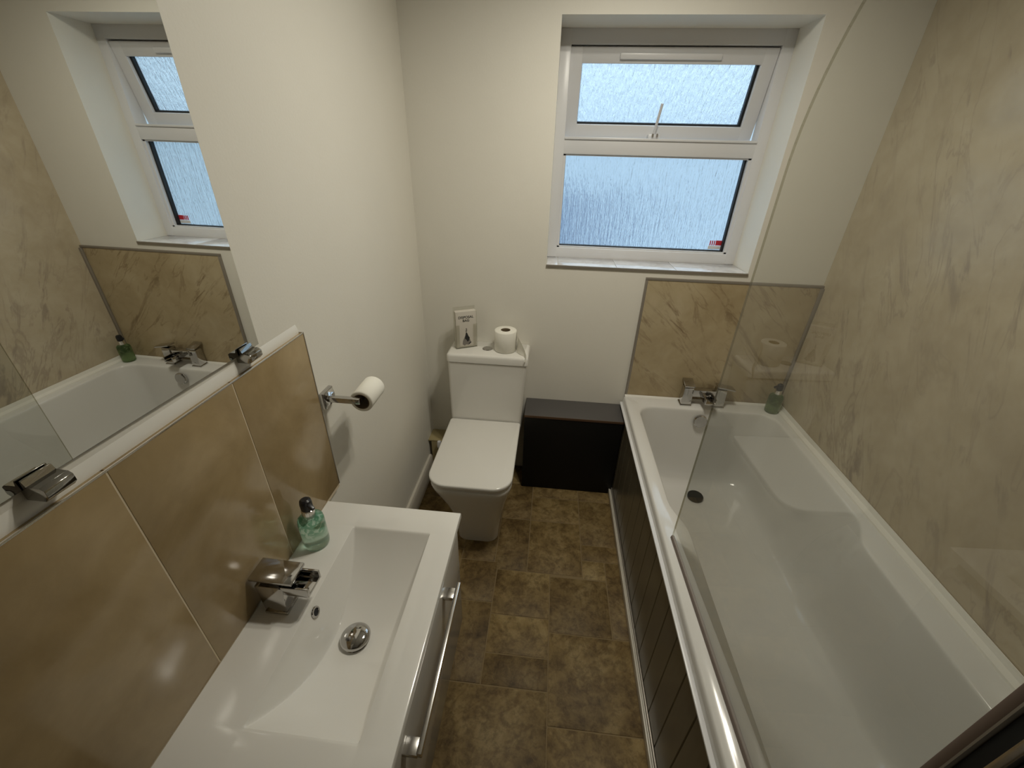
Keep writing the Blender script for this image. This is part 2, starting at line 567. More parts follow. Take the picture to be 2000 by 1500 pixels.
# end of the bath recess and unseen passage walls added to keep sky light out
struct(finish('wall_front', B(1.02, 1.86, -1.84, -1.70, -0.06, CEIL), M['hall']), 'end wall of the bath recess nearest the camera', 'wall')
struct(finish('wall_passage', B(1.02, 1.12, -2.75, -1.84, -0.06, CEIL), M['hall']), 'unseen passage side wall added behind the camera to keep out sky light', 'wall')
struct(finish('wall_rear', B(-0.1, 1.12, -2.85, -2.75, -0.06, CEIL), M['hall']), 'unseen passage end wall added behind the camera to keep out sky light', 'wall')

# skirting board along the left wall
bm = bmesh.new()
add_prism(bm, [(0, -0.985, 0), (0.016, -0.985, 0), (0.016, -0.985, 0.105), (0.010, -0.985, 0.117), (0, -0.985, 0.117)], (0, 0.882, 0))
struct(finish('baseboard_left', bm, M['skirt']), 'low white skirting board on the left wall beside the toilet', 'baseboard')

# ================================================================ window
win = struct(thing('window_1', (1.0, 0.19, WZ0), '', ''), 'white plastic window with open top vent and rain-textured frosted panes', 'window')
Y0, Y1 = 0.170, 0.235
FT, FS, FB = 0.048, 0.042, 0.044
bm = bmesh.new()
add_box(bm, WX0 - 0.002, WX0 + FS, Y0, Y1, WZ0, WZ1, bev=0.003)
add_box(bm, WX1 - FS, WX1 + 0.002, Y0, Y1, WZ0, WZ1, bev=0.003)
add_box(bm, WX0 + FS - 0.004, WX1 - FS + 0.004, Y0 + 0.0005, Y1, WZ1 - FT, WZ1 + 0.002, bev=0.003)
add_box(bm, WX0 + FS - 0.004, WX1 - FS + 0.004, Y0 + 0.0005, Y1, WZ0 - 0.002, WZ0 + FB, bev=0.003)
finish('window_frame', bm, M['pvc'], win)
TZ0, TZ1 = 1.585, 1.648
bm = bmesh.new()
add_box(bm, WX0 + FS - 0.004, WX1 - FS + 0.004, Y0 + 0.001, Y1, TZ0, TZ1, bev=0.003)
add_box(bm, WX0 + FS, WX1 - FS, Y0 - 0.006, Y0 + 0.01, TZ1 - 0.009, TZ1, bev=0.002)
finish('transom', bm, M['pvc'], win)

def ring_boxes(bm, x0, x1, z0, z1, w, y0, y1, bev=0.002):
    add_box(bm, x0, x0 + w, y0, y1, z0, z1, bev=bev)
    add_box(bm, x1 - w, x1, y0, y1, z0, z1, bev=bev)
    add_box(bm, x0 + w * 0.9, x1 - w * 0.9, y0 + 0.0003, y1, z1 - w, z1, bev=bev)
    add_box(bm, x0 + w * 0.9, x1 - w * 0.9, y0 + 0.0003, y1, z0, z0 + w, bev=bev)

# lower fixed light
GX0_, GX1_, GZ0, GZ1 = WX0 + FS, WX1 - FS, WZ0 + FB, TZ0
bm = bmesh.new()
add_box(bm, GX0_, GX0_ + 0.010, Y0 + 0.010, Y0 + 0.030, GZ0, GZ1)
add_box(bm, GX1_ - 0.010, GX1_, Y0 + 0.010, Y0 + 0.030, GZ0, GZ1)
add_box(bm, GX0_, GX1_, Y0 + 0.010, Y0 + 0.030, GZ1 - 0.006, GZ1)
add_box(bm, GX0_, GX1_, Y0 + 0.010, Y0 + 0.030, GZ0, GZ0 + 0.006)
finish('glazing_bead', bm, M['pvc'], win)
bm = bmesh.new()
add_box(bm, GX1_ - 0.018, GX1_ - 0.0085, Y0 + 0.026, Y0 + 0.046, GZ0 + 0.004, GZ1 - 0.004)
add_box(bm, GX0_ + 0.009, GX0_ + 0.011, Y0 + 0.026, Y0 + 0.046, GZ0 + 0.004, GZ1 - 0.004)
add_box(bm, GX0_ + 0.008, GX1_ - 0.008, Y0 + 0.026, Y0 + 0.046, GZ0 + 0.004, GZ0 + 0.010)
finish('glazing_gasket', bm, M['gasket'], win)
finish('pane', B(GX0_ + 0.004, GX1_ - 0.004, Y0 + 0.046, Y0 + 0.051, GZ0 + 0.002, GZ1 - 0.002), M['rain_glass'], win)

# top-hung vent, open outwards
SX0, SX1, SZ0, SZ1 = WX0 + FS - 0.005, WX1 - FS - 0.001, TZ1 - 0.007, WZ1 - FT - 0.003
piv = (1.0, Y0 + 0.02, SZ1)
ang = math.radians(12)
bm = bmesh.new()
ring_boxes(bm, SX0, SX1, SZ0, SZ1, 0.052, Y0 + 0.006, Y0 + 0.060, bev=0.004)
sash = finish('vent_sash', rot_bm(bm, piv, 'X', ang), M['pvc'], win)
bm = bmesh.new()
add_box(bm, SX1 - 0.062, SX1 - 0.0515, Y0 + 0.022, Y0 + 0.040, SZ0 + 0.05, SZ1 - 0.05)
add_box(bm, SX0 + 0.0515, SX0 + 0.053, Y0 + 0.022, Y0 + 0.040, SZ0 + 0.05, SZ1 - 0.05)
add_box(bm, SX0 + 0.05, SX1 - 0.05, Y0 + 0.022, Y0 + 0.040, SZ0 + 0.0515, SZ0 + 0.058)
finish('glazing_gasket', rot_bm(bm, piv, 'X', ang), M['gasket'], sash)
finish('pane', rot_bm(B(SX0 + 0.048, SX1 - 0.048, Y0 + 0.040, Y0 + 0.045, SZ0 + 0.048, SZ1 - 0.048), piv, 'X', ang), M['rain_glass'], sash)
finish('trickle_vent', rot_bm(B(0.81, 1.19, Y0 - 0.006, Y0 + 0.008, SZ1 - 0.038, SZ1 - 0.018, bev=0.004), piv, 'X', ang), M['pvc'], sash)
# stay
bm = bmesh.new()
add_box(bm, 0.968, 1.016, Y0 + 0.035, Y0 + 0.078, SZ0 + 0.008, SZ0 + 0.024, bev=0.004)
stay = finish('casement_stay', bm, M['pvc'], win)
bm = bmesh.new()
tube(bm, [(0.992, Y0 + 0.055, SZ0 + 0.016), (0.993, Y0 + 0.040, SZ0 + 0.045), (0.999, Y0 + 0.010, SZ0 + 0.128)], 0.0055)
finish('stay_arm', bm, M['pvc'], stay)
for px in (0.985, 1.003):
    bm = bmesh.new()
    add_lathe(bm, [(0.004, 0), (0.004, 0.010), (0.002, 0.012)], (px, Y0 + 0.030, SZ0 + 0.014), 10, 'Z')
    finish('stay_peg', bm, M['trimgrey'], stay)

# tiled sill
sl = struct(finish('trim_4', B(WX0, WX1, 0.0, 0.172, WZ0 - 0.0085, WZ0 - 0.003), M['seal'], origin=(1.0, 0.08, WZ0 - 0.01)),
            'white tiled window sill below the frosted window', 'sill')
sx = [WX0 + 0.001, 0.629, 0.886, 1.142, WX1 - 0.001]
for a, c_ in zip(sx[:-1], sx[1:]):
    finish('tile', B(a + 0.0012, c_ - 0.0012, -0.001, 0.170, WZ0 - 0.006, WZ0 + 0.0005, bev=0.001), M['silltile'], sl)
finish('edge_strip', B(WX0 - 0.001, WX1 + 0.001, -0.006, 0.0, WZ0 - 0.0095, WZ0 + 0.0015, bev=0.001), M['trimgrey'], sl)

# small sticker on the lower pane
st = thing('window_sticker', (1.357, Y0 + 0.045, 1.205), 'small red and white sticker in the corner of the lower window pane', 'sticker')
finish('white_part', B(1.322, 1.383, Y0 + 0.0445, Y0 + 0.0458, 1.213, 1.228), M['white_label'], st)
finish('red_part', B(1.352, 1.383, Y0 + 0.0443, Y0 + 0.0458, 1.230, 1.252), M['red'], st)
for k in range(3):
    finish('red_stripe', B(1.326 + 0.009 * k, 1.331 + 0.009 * k, Y0 + 0.0443, Y0 + 0.0458, 1.230, 1.251), M['red'], st)

# outside: ground, and an invented house added to darken the lower pane's left
struct(finish('ground_outside', B(-8, 10, 0.32, 16, -3.0, -2.9), M['lawn']), 'pale paved ground outside the frosted window', 'ground')
nh = thing('added_house', (-1.4, 6.0, -2.9), 'invented slate-roofed house added to darken the left of the frosted window', 'house')
bm = bmesh.new()
add_box(bm, -3.4, 1.35, 5.0, 8.0, -2.9, -0.15)
finish('house_wall', bm, M['render'], nh)
bm = bmesh.new()
add_prism(bm, [(-3.6, 4.75, -0.25), (-3.6, 8.2, -0.25), (-3.6, 6.5, 1.05)], (5.1, 0, 0))
finish('roof', bm, M['slate'], nh)

# ================================================================ bath
BX0, BX1 = 1.015, RW - 0.0015
ZR = 0.524
bt = thing('bathtub', (1.386, -0.85, 0.0), 'white acrylic bath with a wide tap end and narrower near half', 'bathtub')
def sstep(a, b_, x):
    t = max(0.0, min(1.0, (x - a) / (b_ - a)))
    return t * t * (3 - 2 * t)
def keyhole(k):
    def f(x, y):
        s = sstep(-0.735, -0.875, y) * k
        xc = 1.384 + (1.375 - 1.384) * s
        wf = 1.0 + (0.270 / 0.317 - 1.0) * s
        return (xc + (x - 1.384) * wf, y)
    return f
NS, NC = 44, 8
IX0, IX1, IY0, IY1 = 1.067, 1.701, -1.610, -0.099
def ring(x0, x1, y0, y1, r, z, fx=None):
    return [(p[0], p[1], z) for p in rrect(x0, x1, y0, y1, r, NS, NC, fx)]
rings = [ring(BX0 - 0.006, BX1, -1.695, -0.011, 0.004, ZR - 0.036),
         ring(BX0 - 0.006, BX1, -1.695, -0.011, 0.004, ZR - 0.030),
         ring(BX0 - 0.002, BX1, -1.694, -0.011, 0.006, ZR - 0.010),
         ring(BX0, BX1, -1.693, -0.011, 0.008, ZR - 0.004),
         ring(BX0 + 0.004, BX1, -1.690, -0.011, 0.010, ZR)]
R0 = 0.075
for (ins, z, ne) in ((0.0, ZR + 0.0005, 0), (0.004, ZR - 0.0015, 0), (0.007, ZR - 0.006, 0.002), (0.0085, ZR - 0.014, 0.004)):
    rings.append(ring(IX0 - 0.004 + ins, IX1 + 0.004 - ins, IY0 + ins + ne, IY1 + 0.004 - ins, R0, z, keyhole(1.0)))
for (ins, z, ne, r, k) in ((0.013, 0.47, 0.03, 0.075, 1.0), (0.023, 0.38, 0.09, 0.08, 0.9), (0.033, 0.29, 0.16, 0.085, 0.75),
                           (0.043, 0.22, 0.23, 0.09, 0.6), (0.054, 0.175, 0.29, 0.095, 0.5), (0.072, 0.145, 0.34, 0.10, 0.45),
                           (0.095, 0.130, 0.37, 0.10, 0.4), (0.125, 0.124, 0.40, 0.10, 0.4), (0.17, 0.121, 0.44, 0.09, 0.4),
                           (0.23, 0.119, 0.50, 0.05, 0.4), (0.29, 0.118, 0.56, 0.02, 0.4)):
    rings.append(ring(IX0 + ins, IX1 - ins, IY0 + ins + ne * 0.55, IY1 - ins * 0.8, r, z, keyhole(k)))
bm = bmesh.new()
add_loft(bm, rings, cap0=False, cap1=True)
finish('tub', bm, M['acrylic'], bt, smooth=50)
bm = bmesh.new()
add_lathe(bm, [(0.010, -0.012), (0.031, -0.012), (0.033, -0.008), (0.0325, 0.0), (0.028, 0.004), (0.0, 0.005)], (1.368, -0.127, 0.474), 28, 'Y')
rot_bm(bm, (1.368, -0.127, 0.474), 'X', math.radians(6))
for v in bm.verts:   # face towards the room
    v.co.y = -0.254 - v.co.y
finish('overflow_cover', bm, M['chrome'], bt)
bm = bmesh.new()
add_lathe(bm, [(0.036, 0.0), (0.037, 0.012), (0.034, 0.016), (0.012, 0.017), (0.0, 0.017)], (1.384, -0.272, 0.121), 28, 'Z')
finish('drain_plug', bm, M['plug'], bt)
bm = bmesh.new()
add_prism(bm, [(RW - 0.0015, -1.69, ZR), (RW - 0.028, -1.69, ZR), (RW - 0.026, -1.69, ZR + 0.006), (RW - 0.010, -1.69, ZR + 0.012), (RW - 0.004, -1.69, ZR + 0.026), (RW - 0.0015, -1.69, ZR + 0.026)], (0, 1.678, 0))
finish('wall_seal_strip', bm, M['seal'], bt, smooth=20)
bm = bmesh.new()
add_prism(bm, [(1.016, -0.012, ZR), (1.016, -0.022, ZR), (1.016, -0.019, ZR + 0.004), (1.016, -0.012, ZR + 0.008)], (RW - 0.03 - 1.016, 0, 0))
finish('end_seal', bm, M['seal'], bt)

# bath side panel: boards, top lip, floor strip
bp = thing('bath_cladding', (1.01, -0.85, 0.0), 'grey-brown grooved side panel under the left rim of the bath', 'panel')
finish('backing_board', B(1.012, 1.022, -1.69, -0.012, 0.0, 0.486), M['planks'], bp)
y = -0.012
while y > -1.68:
    y2 = max(y - 0.0895, -1.69)
    finish('plank', B(1.006, 1.0125, y2 + 0.0008, y - 0.0008, 0.0, 0.480, bev=0.0022, seg=1), M['planks'], bp)
    y = y2
finish('top_lip', B(0.997, 1.013, -1.69, -0.012, 0.480, 0.4875, bev=0.002), M['pvc'], bp)
ts = thing('floor_strip', (0.99, -0.9, 0.0), 'white ridged strip along the floor at the foot of the bath panel', 'trim strip')
finish('strip_front', B(0.986, 0.9925, -1.69, -0.155, 0.0, 0.034, bev=0.0015), M['skirt'], ts)
finish('strip_middle', B(0.9935, 0.9985, -1.69, -0.155, 0.0, 0.031, bev=0.0015), M['skirt'], ts)
finish('strip_back', B(0.9995, 1.0055, -1.69, -0.155, 0.0, 0.034, bev=0.0015), M['trimgrey'], ts)

# bath mixer tap
ZM = ZR + 0.0015
mt = thing('bath_mixer_tap', (1.38, -0.05, ZM), 'square chrome bath mixer tap on the far rim of the bath', 'tap')
for px in (1.300, 1.454):
    bm = bmesh.new()
    add_hexa(bm, [(px - 0.024, -0.072, ZM + 0.004), (px + 0.024, -0.072, ZM + 0.004), (px + 0.024, -0.026, ZM + 0.004), (px - 0.024, -0.026, ZM + 0.004)],
             [(px - 0.022, -0.070, ZM + 0.096), (px + 0.022, -0.070, ZM + 0.096), (px + 0.022, -0.028, ZM + 0.096), (px - 0.022, -0.028, ZM + 0.096)], 0.002)
    pl = finish('tap_pillar', bm, M['chrome'], mt)
    finish('base_plate', B(px - 0.027, px + 0.027, -0.075, -0.023, ZM, ZM + 0.005, bev=0.001), M['chrome'], pl)
finish('crossbar', B(1.318, 1.436, -0.066, -0.032, ZM + 0.048, ZM + 0.086, bev=0.003), M['chrome'], mt)
bm = bmesh.new()
add_box(bm, 1.362, 1.414, -0.132, -0.060, ZM + 0.046, ZM + 0.052, bev=0.001)
add_box(bm, 1.362, 1.367, -0.132, -0.060, ZM + 0.050, ZM + 0.074, bev=0.001)
add_box(bm, 1.409, 1.414, -0.132, -0.060, ZM + 0.050, ZM + 0.074, bev=0.001)
finish('spout', bm, M['chrome'], mt)
bm = B(1.276, 1.324, -0.074, -0.010, ZM + 0.100, ZM + 0.108, bev=0.002)
rot_bm(bm, (1.30, -0.074, ZM + 0.10), 'X', math.radians(14))
finish('lever', bm, M['chrome'], mt)
bm = B(1.428, 1.512, -0.072, -0.026, ZM + 0.102, ZM + 0.110, bev=0.002)
rot_bm(bm, (1.454, -0.05, ZM + 0.10), 'Y', math.radians(10))
finish('lever', bm, M['chrome'], mt)

# shower screen
ss = thing('shower_screen', (1.05, -1.30, ZR), 'clear glass bath screen with a rounded far top corner', 'shower screen')
def scr(y, off=0.0):
    return 1.040 - 0.03 * (y + 0.9) + off
outl = [(-0.899, ZR + 0.006)]
RC, ZT = 0.43, 1.985
for i in range(0, 25):
    a = PI * 0.5 * i / 24
    outl.append((-0.899 - RC + RC * math.cos(a), ZT - RC + RC * math.sin(a)))
outl += [(-1.615, ZT), (-1.615, ZR + 0.006)]
bm = bmesh.new()
fa = [bm.verts.new((scr(y), y, z)) for y, z in outl]
fb = [bm.verts.new((scr(y, 0.006), y, z)) for y, z in outl]
bm.faces.new(fa); bm.faces.new(list(reversed(fb)))
for i in range(len(fa)):
    j = (i + 1) % len(fa)
    bm.faces.new((fa[i], fb[i], fb[j], fa[j]))
gls = finish('glass', bm, M['glass'], ss, smooth=0)
# narrow polished edge along the free side
bm = bmesh.new()
for (ya, za), (yb, zb) in zip(outl[:-2], outl[1:-1]):
    vs = [bm.verts.new(p) for p in ((scr(ya, 0.0005), ya + 0.0004, za), (scr(ya, 0.0055), ya + 0.0004, za), (scr(yb, 0.0055), yb + 0.0004, zb + 0.0004), (scr(yb, 0.0005), yb + 0.0004, zb + 0.0004))]
    bm.faces.new(vs)
finish('glass_edge', bm, thin_glass('glass_edge_tint', (0.62, 0.60, 0.50), 0.5), ss, smooth=0)
bm = bmesh.new()
add_hexa(bm, [(scr(-0.899, -0.003), -0.899, ZR + 0.0015), (scr(-0.899, 0.009), -0.899, ZR + 0.0015), (scr(-1.612, 0.009), -1.612, ZR + 0.0015), (scr(-1.612, -0.003), -1.612, ZR + 0.0015)],
         [(scr(-0.899, -0.001), -0.899, ZR + 0.011), (scr(-0.899, 0.007), -0.899, ZR + 0.011), (scr(-1.612, 0.007), -1.612, ZR + 0.011), (scr(-1.612, -0.001), -1.612, ZR + 0.011)])
finish('bottom_seal', bm, M['sealgrey'], ss)
xp = scr(-1.625)
finish('hinge_profile', B(xp - 0.012, xp + 0.014, -1.622, -1.6125, ZR + 0.006, ZT, bev=0.0015), M['sealgrey'], ss)
finish('hinge_edge', B(xp - 0.013, xp + 0.013, -1.6245, -1.6225, ZR + 0.006, ZT), M['trimgrey'], ss)
finish('pivot_post', B(xp - 0.008, xp + 0.012, -1.640, -1.6245, ZR + 0.004, ZT + 0.005, bev=0.003), M['gasket'], ss)
finish('wall_profile', B(xp - 0.016, xp + 0.018, -1.649, -1.6405, ZR + 0.002, ZT + 0.005, bev=0.002), M['alu'], ss)
finish('wall_channel', B(xp - 0.010, xp + 0.014, -1.6995, -1.649, ZR + 0.002, ZT + 0.005, bev=0.003), M['gasket'], ss)

# ================================================================ vanity unit and basin
CZ = 0.708
CY0, CY1, CX1 = -1.650, -1.046, 0.3965
vc = thing('vanity_cabinet', (0.19, -1.35, 0.0), 'gloss white vanity cabinet with one wide drawer under the basin', 'cabinet')
bm = bmesh.new()
add_box(bm, 0.013, 0.368, -1.632, -1.616, 0.24, 0.672, bev=0.001)
add_box(bm, 0.013, 0.368, -1.082, -1.066, 0.24, 0.672, bev=0.001)
add_box(bm, 0.013, 0.368, -1.616, -1.082, 0.24, 0.256)
add_box(bm, 0.013, 0.025, -1.616, -1.082, 0.256, 0.672)
add_box(bm, 0.350, 0.368, -1.616, -1.082, 0.256, 0.672)
finish('carcass', bm, M['carcass'], vc)
dr = finish('drawer', B(0.3685, 0.388, -1.634, -1.064, 0.245, 0.650, bev=0.002), M['gloss_white'], vc)
bm = bmesh.new()
add_box(bm, 0.414, 0.424, -1.545, -1.198, 0.610, 0.626, bev=0.0015)
hd = finish('handle', bm, M['alu'], dr)
dr2 = vc
for yy in (-1.228, -1.533):
    finish('handle_bracket', B(0.387, 0.416, yy - 0.014, yy + 0.014, 0.612, 0.624, bev=0.001), M['alu'], dr)
for yy in (-1.61, -1.09):
    for xx in (0.05, 0.34):
        bm = bmesh.new()
        add_lathe(bm, [(0.018, 0), (0.018, 0.01), (0.014, 0.24)], (xx, yy, 0.0), 16)
        finish('leg', bm, M['alu'], vc)

wb_ = thing('washbasin', (0.19, -1.35, CZ - 0.02), 'white ceramic washbasin with a long shallow bowl on the vanity cabinet', 'basin')
BXa, BXb, BYa, BYb = 0.1235, 0.3305, -1.570, -1.1245
YC = -1.347
def bowl(x, y):
    zf = 0.597 + 2.26 * (y - YC) ** 2
    zb = CZ - (x - BXa) / 0.30
    zfr = CZ - (BXb - x) / 0.10
    zends = CZ - min(y - BYa, BYb - y) / 0.12
    a = max(zf, zb)
    # soft crease between floor and back slope
    d = zf - zb
    k = 0.010
    if abs(d) < k:
        a += (k - abs(d)) ** 2 / (4 * k)
    return min(CZ, max(a, zfr, zends))
NXg, NYg = 110, 170
xs = [BXa + (BXb - BXa) * i / NXg for i in range(NXg + 1)]
ys = [BYa + (BYb - BYa) * i / NYg for i in range(NYg + 1)]
xs = [0.013, 0.05, BXa - 0.003] + xs + [BXb + 0.003, CX1 - 0.003]
ys = [CY0 + 0.003, BYa - 0.003] + ys + [BYb + 0.003, CY1 - 0.003]
bm = bmesh.new()
grid = []
for yv in ys:
    row = []
    for xv in xs:
        inside = BXa <= xv <= BXb and BYa <= yv <= BYb
        z = bowl(xv, yv) if inside else CZ
        if inside and z >= CZ - 1e-6:
            z = CZ - 0.0006
        row.append(bm.verts.new((xv, yv, z)))
    grid.append(row)
for j in range(len(ys) - 1):
    for i in range(len(xs) - 1):
        bm.faces.new((grid[j][i], grid[j][i + 1], grid[j + 1][i + 1], grid[j + 1][i]))
# rolled edge and underside
bd = [grid[0][i] for i in range(len(xs))] + [grid[j][-1] for j in range(1, len(ys))] + \
     [grid[-1][i] for i in range(len(xs) - 2, -1, -1)] + [grid[j][0] for j in range(len(ys) - 2, 0, -1)]
cx_, cy_ = (0.013 + CX1) / 2, (CY0 + CY1) / 2
def grow(v, g, z):
    x = v.co.x + (g if v.co.x > CX1 - 0.004 else 0)
    y = v.co.y + (g if v.co.y > CY1 - 0.004 else (-g if v.co.y < CY0 + 0.004 else 0))
    return bm.verts.new((x, y, z))
prev = bd
for g, z in ((0.002, CZ - 0.0008), (0.003, CZ - 0.003), (0.003, CZ - 0.018), (0.0, CZ - 0.020), (-0.02, CZ - 0.020), (-0.02, CZ - 0.034)):
    cur = [grow(v, g, z) for v in bd]
    for i in range(len(bd)):
        j = (i + 1) % len(bd)
        bm.faces.new((prev[i], prev[j], cur[j], cur[i]))
    prev = cur
finish('basin_body', bm, M['ceramic'], wb_, smooth=28)
# overflow ring on the back slope
bm = bmesh.new()
prof = [(0.0075, 0.001), (0.0085, 0.0035), (0.0115, 0.0035), (0.0125, 0.001)]
add_lathe(bm, prof + [prof[0]], (0, 0, 0), 28, 'Z', cap0=False, cap1=False)
tilt = math.atan2(1, 0.30)
Rm = Matrix.Rotation(tilt, 3, 'Y')
oc = Vector((0.1305, -1.347, 0.6865))
for v in bm.verts:
    v.co = Rm @ v.co + oc
finish('overflow_ring', bm, M['chrome'], wb_)
bm = bmesh.new()
add_lathe(bm, [(0.0085, 0.0008), (0.0085, 0.0018)], (0, 0, 0), 24, 'Z')
for v in bm.verts:
    v.co = Rm @ v.co + oc
finish('overflow_hole', bm, M['gasket'], wb_)
# pop-up waste
bm = bmesh.new()
add_lathe(bm, [(0.030, 0.0), (0.031, 0.003), (0.028, 0.005)], (0.210, -1.348, 0.5965), 32)
ws = finish('waste_ring', bm, M['chrome'], wb_)
bm = bmesh.new()
add_lathe(bm, [(0.010, 0.003), (0.024, 0.008), (0.0325, 0.0095), (0.0335, 0.012), (0.030, 0.0165), (0.021, 0.0205), (0.010, 0.0225), (0.0, 0.023)], (0.210, -1.348, 0.5965), 36)
finish('waste_dome', bm, M['chrome'], ws, smooth=60)

# basin mixer tap
bk = thing('basin_mixer_tap', (0.064, -1.346, CZ), 'square chrome waterfall mixer tap on the washbasin', 'tap')
bm = bmesh.new()
add_hexa(bm, [(0.040, -1.371, CZ + 0.004), (0.087, -1.371, CZ + 0.004), (0.087, -1.321, CZ + 0.004), (0.040, -1.321, CZ + 0.004)],
         [(0.024, -1.361, 0.779), (0.086, -1.361, 0.779), (0.086, -1.310, 0.779), (0.024, -1.310, 0.779)], 0.0015)
finish('tap_body', bm, M['chrome'], bk)
finish('base_plate', B(0.038, 0.089, -1.373, -1.319, CZ, CZ + 0.006, bev=0.001), M['chrome'], bk)
bm = bmesh.new()
add_box(bm, 0.078, 0.141, -1.361, -1.310, 0.759, 0.765, bev=0.001)
add_box(bm, 0.078, 0.141, -1.361, -1.3555, 0.763, 0.783, bev=0.001)
add_box(bm, 0.078, 0.141, -1.3155, -1.310, 0.763, 0.783, bev=0.001)
add_box(bm, 0.078, 0.084, -1.361, -1.310, 0.763, 0.783, bev=0.001)
finish('spout', bm, M['chrome'], bk)
finish('lever_neck', B(0.035, 0.078, -1.354, -1.318, 0.778, 0.795), M['black'], bk)
bm = B(0.016, 0.110, -1.361, -1.308, 0.794, 0.802, bev=0.0015)
rot_bm(bm, (0.016, -1.335, 0.798), 'Y', math.radians(2))
finish('lever_plate', bm, M['chrome'], bk)

# ================================================================ soap dispensers
def soap_dispenser(x, y, z, mat, label, rot, sc=1.0):
    t = thing('soap_dispenser', (x, y, z), label, 'soap dispenser', 'pump soap dispensers')
    bm = bmesh.new()
    add_lathe(bm, [(0.0, 0.0005), (0.026, 0.0005), (0.0295, 0.003), (0.0305, 0.010), (0.0305, 0.080), (0.029, 0.088), (0.023, 0.094), (0.014, 0.0975), (0.0125, 0.100)],
              (x, y, z), 36, cap0=False)
    bt_ = finish('bottle', bm, mat, t, origin=(x, y, z), smooth=50)
    bm = bmesh.new()
    add_lathe(bm, [(0.0145, 0.096), (0.0150, 0.098), (0.0150, 0.117), (0.012, 0.119)], (x, y, z), 28)
    finish('collar', bm, M['alu'], t)
    bm = bmesh.new()
    add_lathe(bm, [(0.0095, 0.118), (0.0135, 0.120), (0.0140, 0.138), (0.0125, 0.146), (0.008, 0.1495), (0.0, 0.150)], (x, y, z), 24)
    add_hexa(bm, [(x, y - 0.006, z + 0.134), (x + 0.026, y - 0.004, z + 0.127), (x + 0.026, y + 0.004, z + 0.127), (x, y + 0.006, z + 0.134)],
             [(x, y - 0.006, z + 0.146), (x + 0.028, y - 0.004, z + 0.135), (x + 0.028, y + 0.004, z + 0.135), (x, y + 0.006, z + 0.146)], 0.001)
    rot_bm(bm, (x, y, z), 'Z', rot)
    finish('pump_head', bm, M['black'], t)
    return t
soap_dispenser(0.0555, -1.186, CZ, M['soap1'], 'mint green soap dispenser with black pump on the washbasin beside the tiles', math.radians(-25))
soap_dispenser(1.703, -0.068, ZR + 0.0005, M['soap2'], 'olive green soap dispenser in the far right corner of the bath rim', math.radians(185))

# ================================================================ mirror
MY0, MY1, MZ0, MZ1 = -1.577, -1.1235, 1.2275, 1.90
def mx(y, z, off=0.0):      # face of the mirror: it hangs very slightly out of true with the wall
    return 0.0065 + 0.011 * (y + 1.36) + 0.005 * (z - 1.237) + off
mr = thing('wall_mirror', (0.003, -1.35, MZ0), 'frameless rectangular mirror clipped to the left wall above the tiles', 'mirror')
cor = [(MY0, MZ0), (MY1, MZ0), (MY1, MZ1), (MY0, MZ1)]
bm = bmesh.new()
add_hexa(bm, [(mx(y, z, -0.0035), y, z) for y, z in cor], [(mx(y, z, -0.0004), y, z) for y, z in cor])
finish('glass_edge', bm, simple('mirror_edge', (0.10, 0.105, 0.08), 0.3), mr, smooth=0)
cor2 = [(y + (0.0006 if y == MY0 else -0.0006), z + (0.0006 if z == MZ0 else -0.0006)) for y, z in cor]
bm = bmesh.new()
add_hexa(bm, [(mx(y, z, -0.0003), y, z) for y, z in cor2], [(mx(y, z), y, z) for y, z in cor2])
finish('mirror_glass', bm, M['mirror'], mr, smooth=0)
for yy in (-1.534, -1.166):
    bm = bmesh.new()
    hw = 0.0165
    x0 = mx(yy, MZ0)
    add_prism(bm, [(0.0, yy - hw, MZ0 - 0.016), (0.026, yy - hw, MZ0 - 0.016), (0.032, yy - hw, MZ0 - 0.010), (0.032, yy - hw, MZ0 + 0.001),
                   (0.027, yy - hw, MZ0 + 0.005), (x0 + 0.006, yy - hw, MZ0 + 0.005), (x0 + 0.005, yy - hw, MZ0 + 0.014), (x0 + 0.002, yy - hw, MZ0 + 0.014), (x0 + 0.002, yy - hw, MZ0 - 0.001), (0.0, yy - hw, MZ0 - 0.001)], (0, 2 * hw, 0), 0.0007)
    finish('clip', bm, M['chrome_dark'], mr)

# ================================================================ toilet
tl = thing('toilet', (0.335, -0.33, 0.0), 'white close-coupled toilet with squared seat lid shut', 'toilet')
def tring(x0, x1, y0, y1, rf, rb, z):
    return [(p[0], p[1], z) for p in rrect(x0, x1, y0, y1, (rf, rf, rb, rb), 8, 8)]
bm = bmesh.new()
secs = [(0.246, 0.436, -0.553, -0.012, 0.050, 0.01, 0.0), (0.244, 0.438, -0.556, -0.012, 0.052, 0.01, 0.03),
        (0.238, 0.444, -0.562, -0.012, 0.055, 0.012, 0.09), (0.222, 0.456, -0.578, -0.012, 0.06, 0.015, 0.18),
        (0.200, 0.470, -0.598, -0.012, 0.065, 0.02, 0.25), (0.176, 0.484, -0.618, -0.012, 0.07, 0.02, 0.31),
        (0.160, 0.494, -0.632, -0.012, 0.075, 0.02, 0.35), (0.155, 0.499, -0.638, -0.012, 0.077, 0.02, 0.372),
        (0.158, 0.497, -0.635, -0.014, 0.075, 0.02, 0.380), (0.165, 0.490, -0.628, -0.02, 0.07, 0.02, 0.383)]
add_loft(bm, [tring(*s) for s in secs])
finish('pan', bm, M['ceramic'], tl, smooth=50)
bm = bmesh.new()
secs = [(0.158, 0.494, -0.634, -0.175, 0.075, 0.012, 0.384), (0.154, 0.498, -0.638, -0.172, 0.078, 0.014, 0.386), (0.154, 0.498, -0.638, -0.172, 0.078, 0.014, 0.394), (0.158, 0.494, -0.634, -0.175, 0.075, 0.012, 0.396)]
add_loft(bm, [tring(*s) for s in secs])
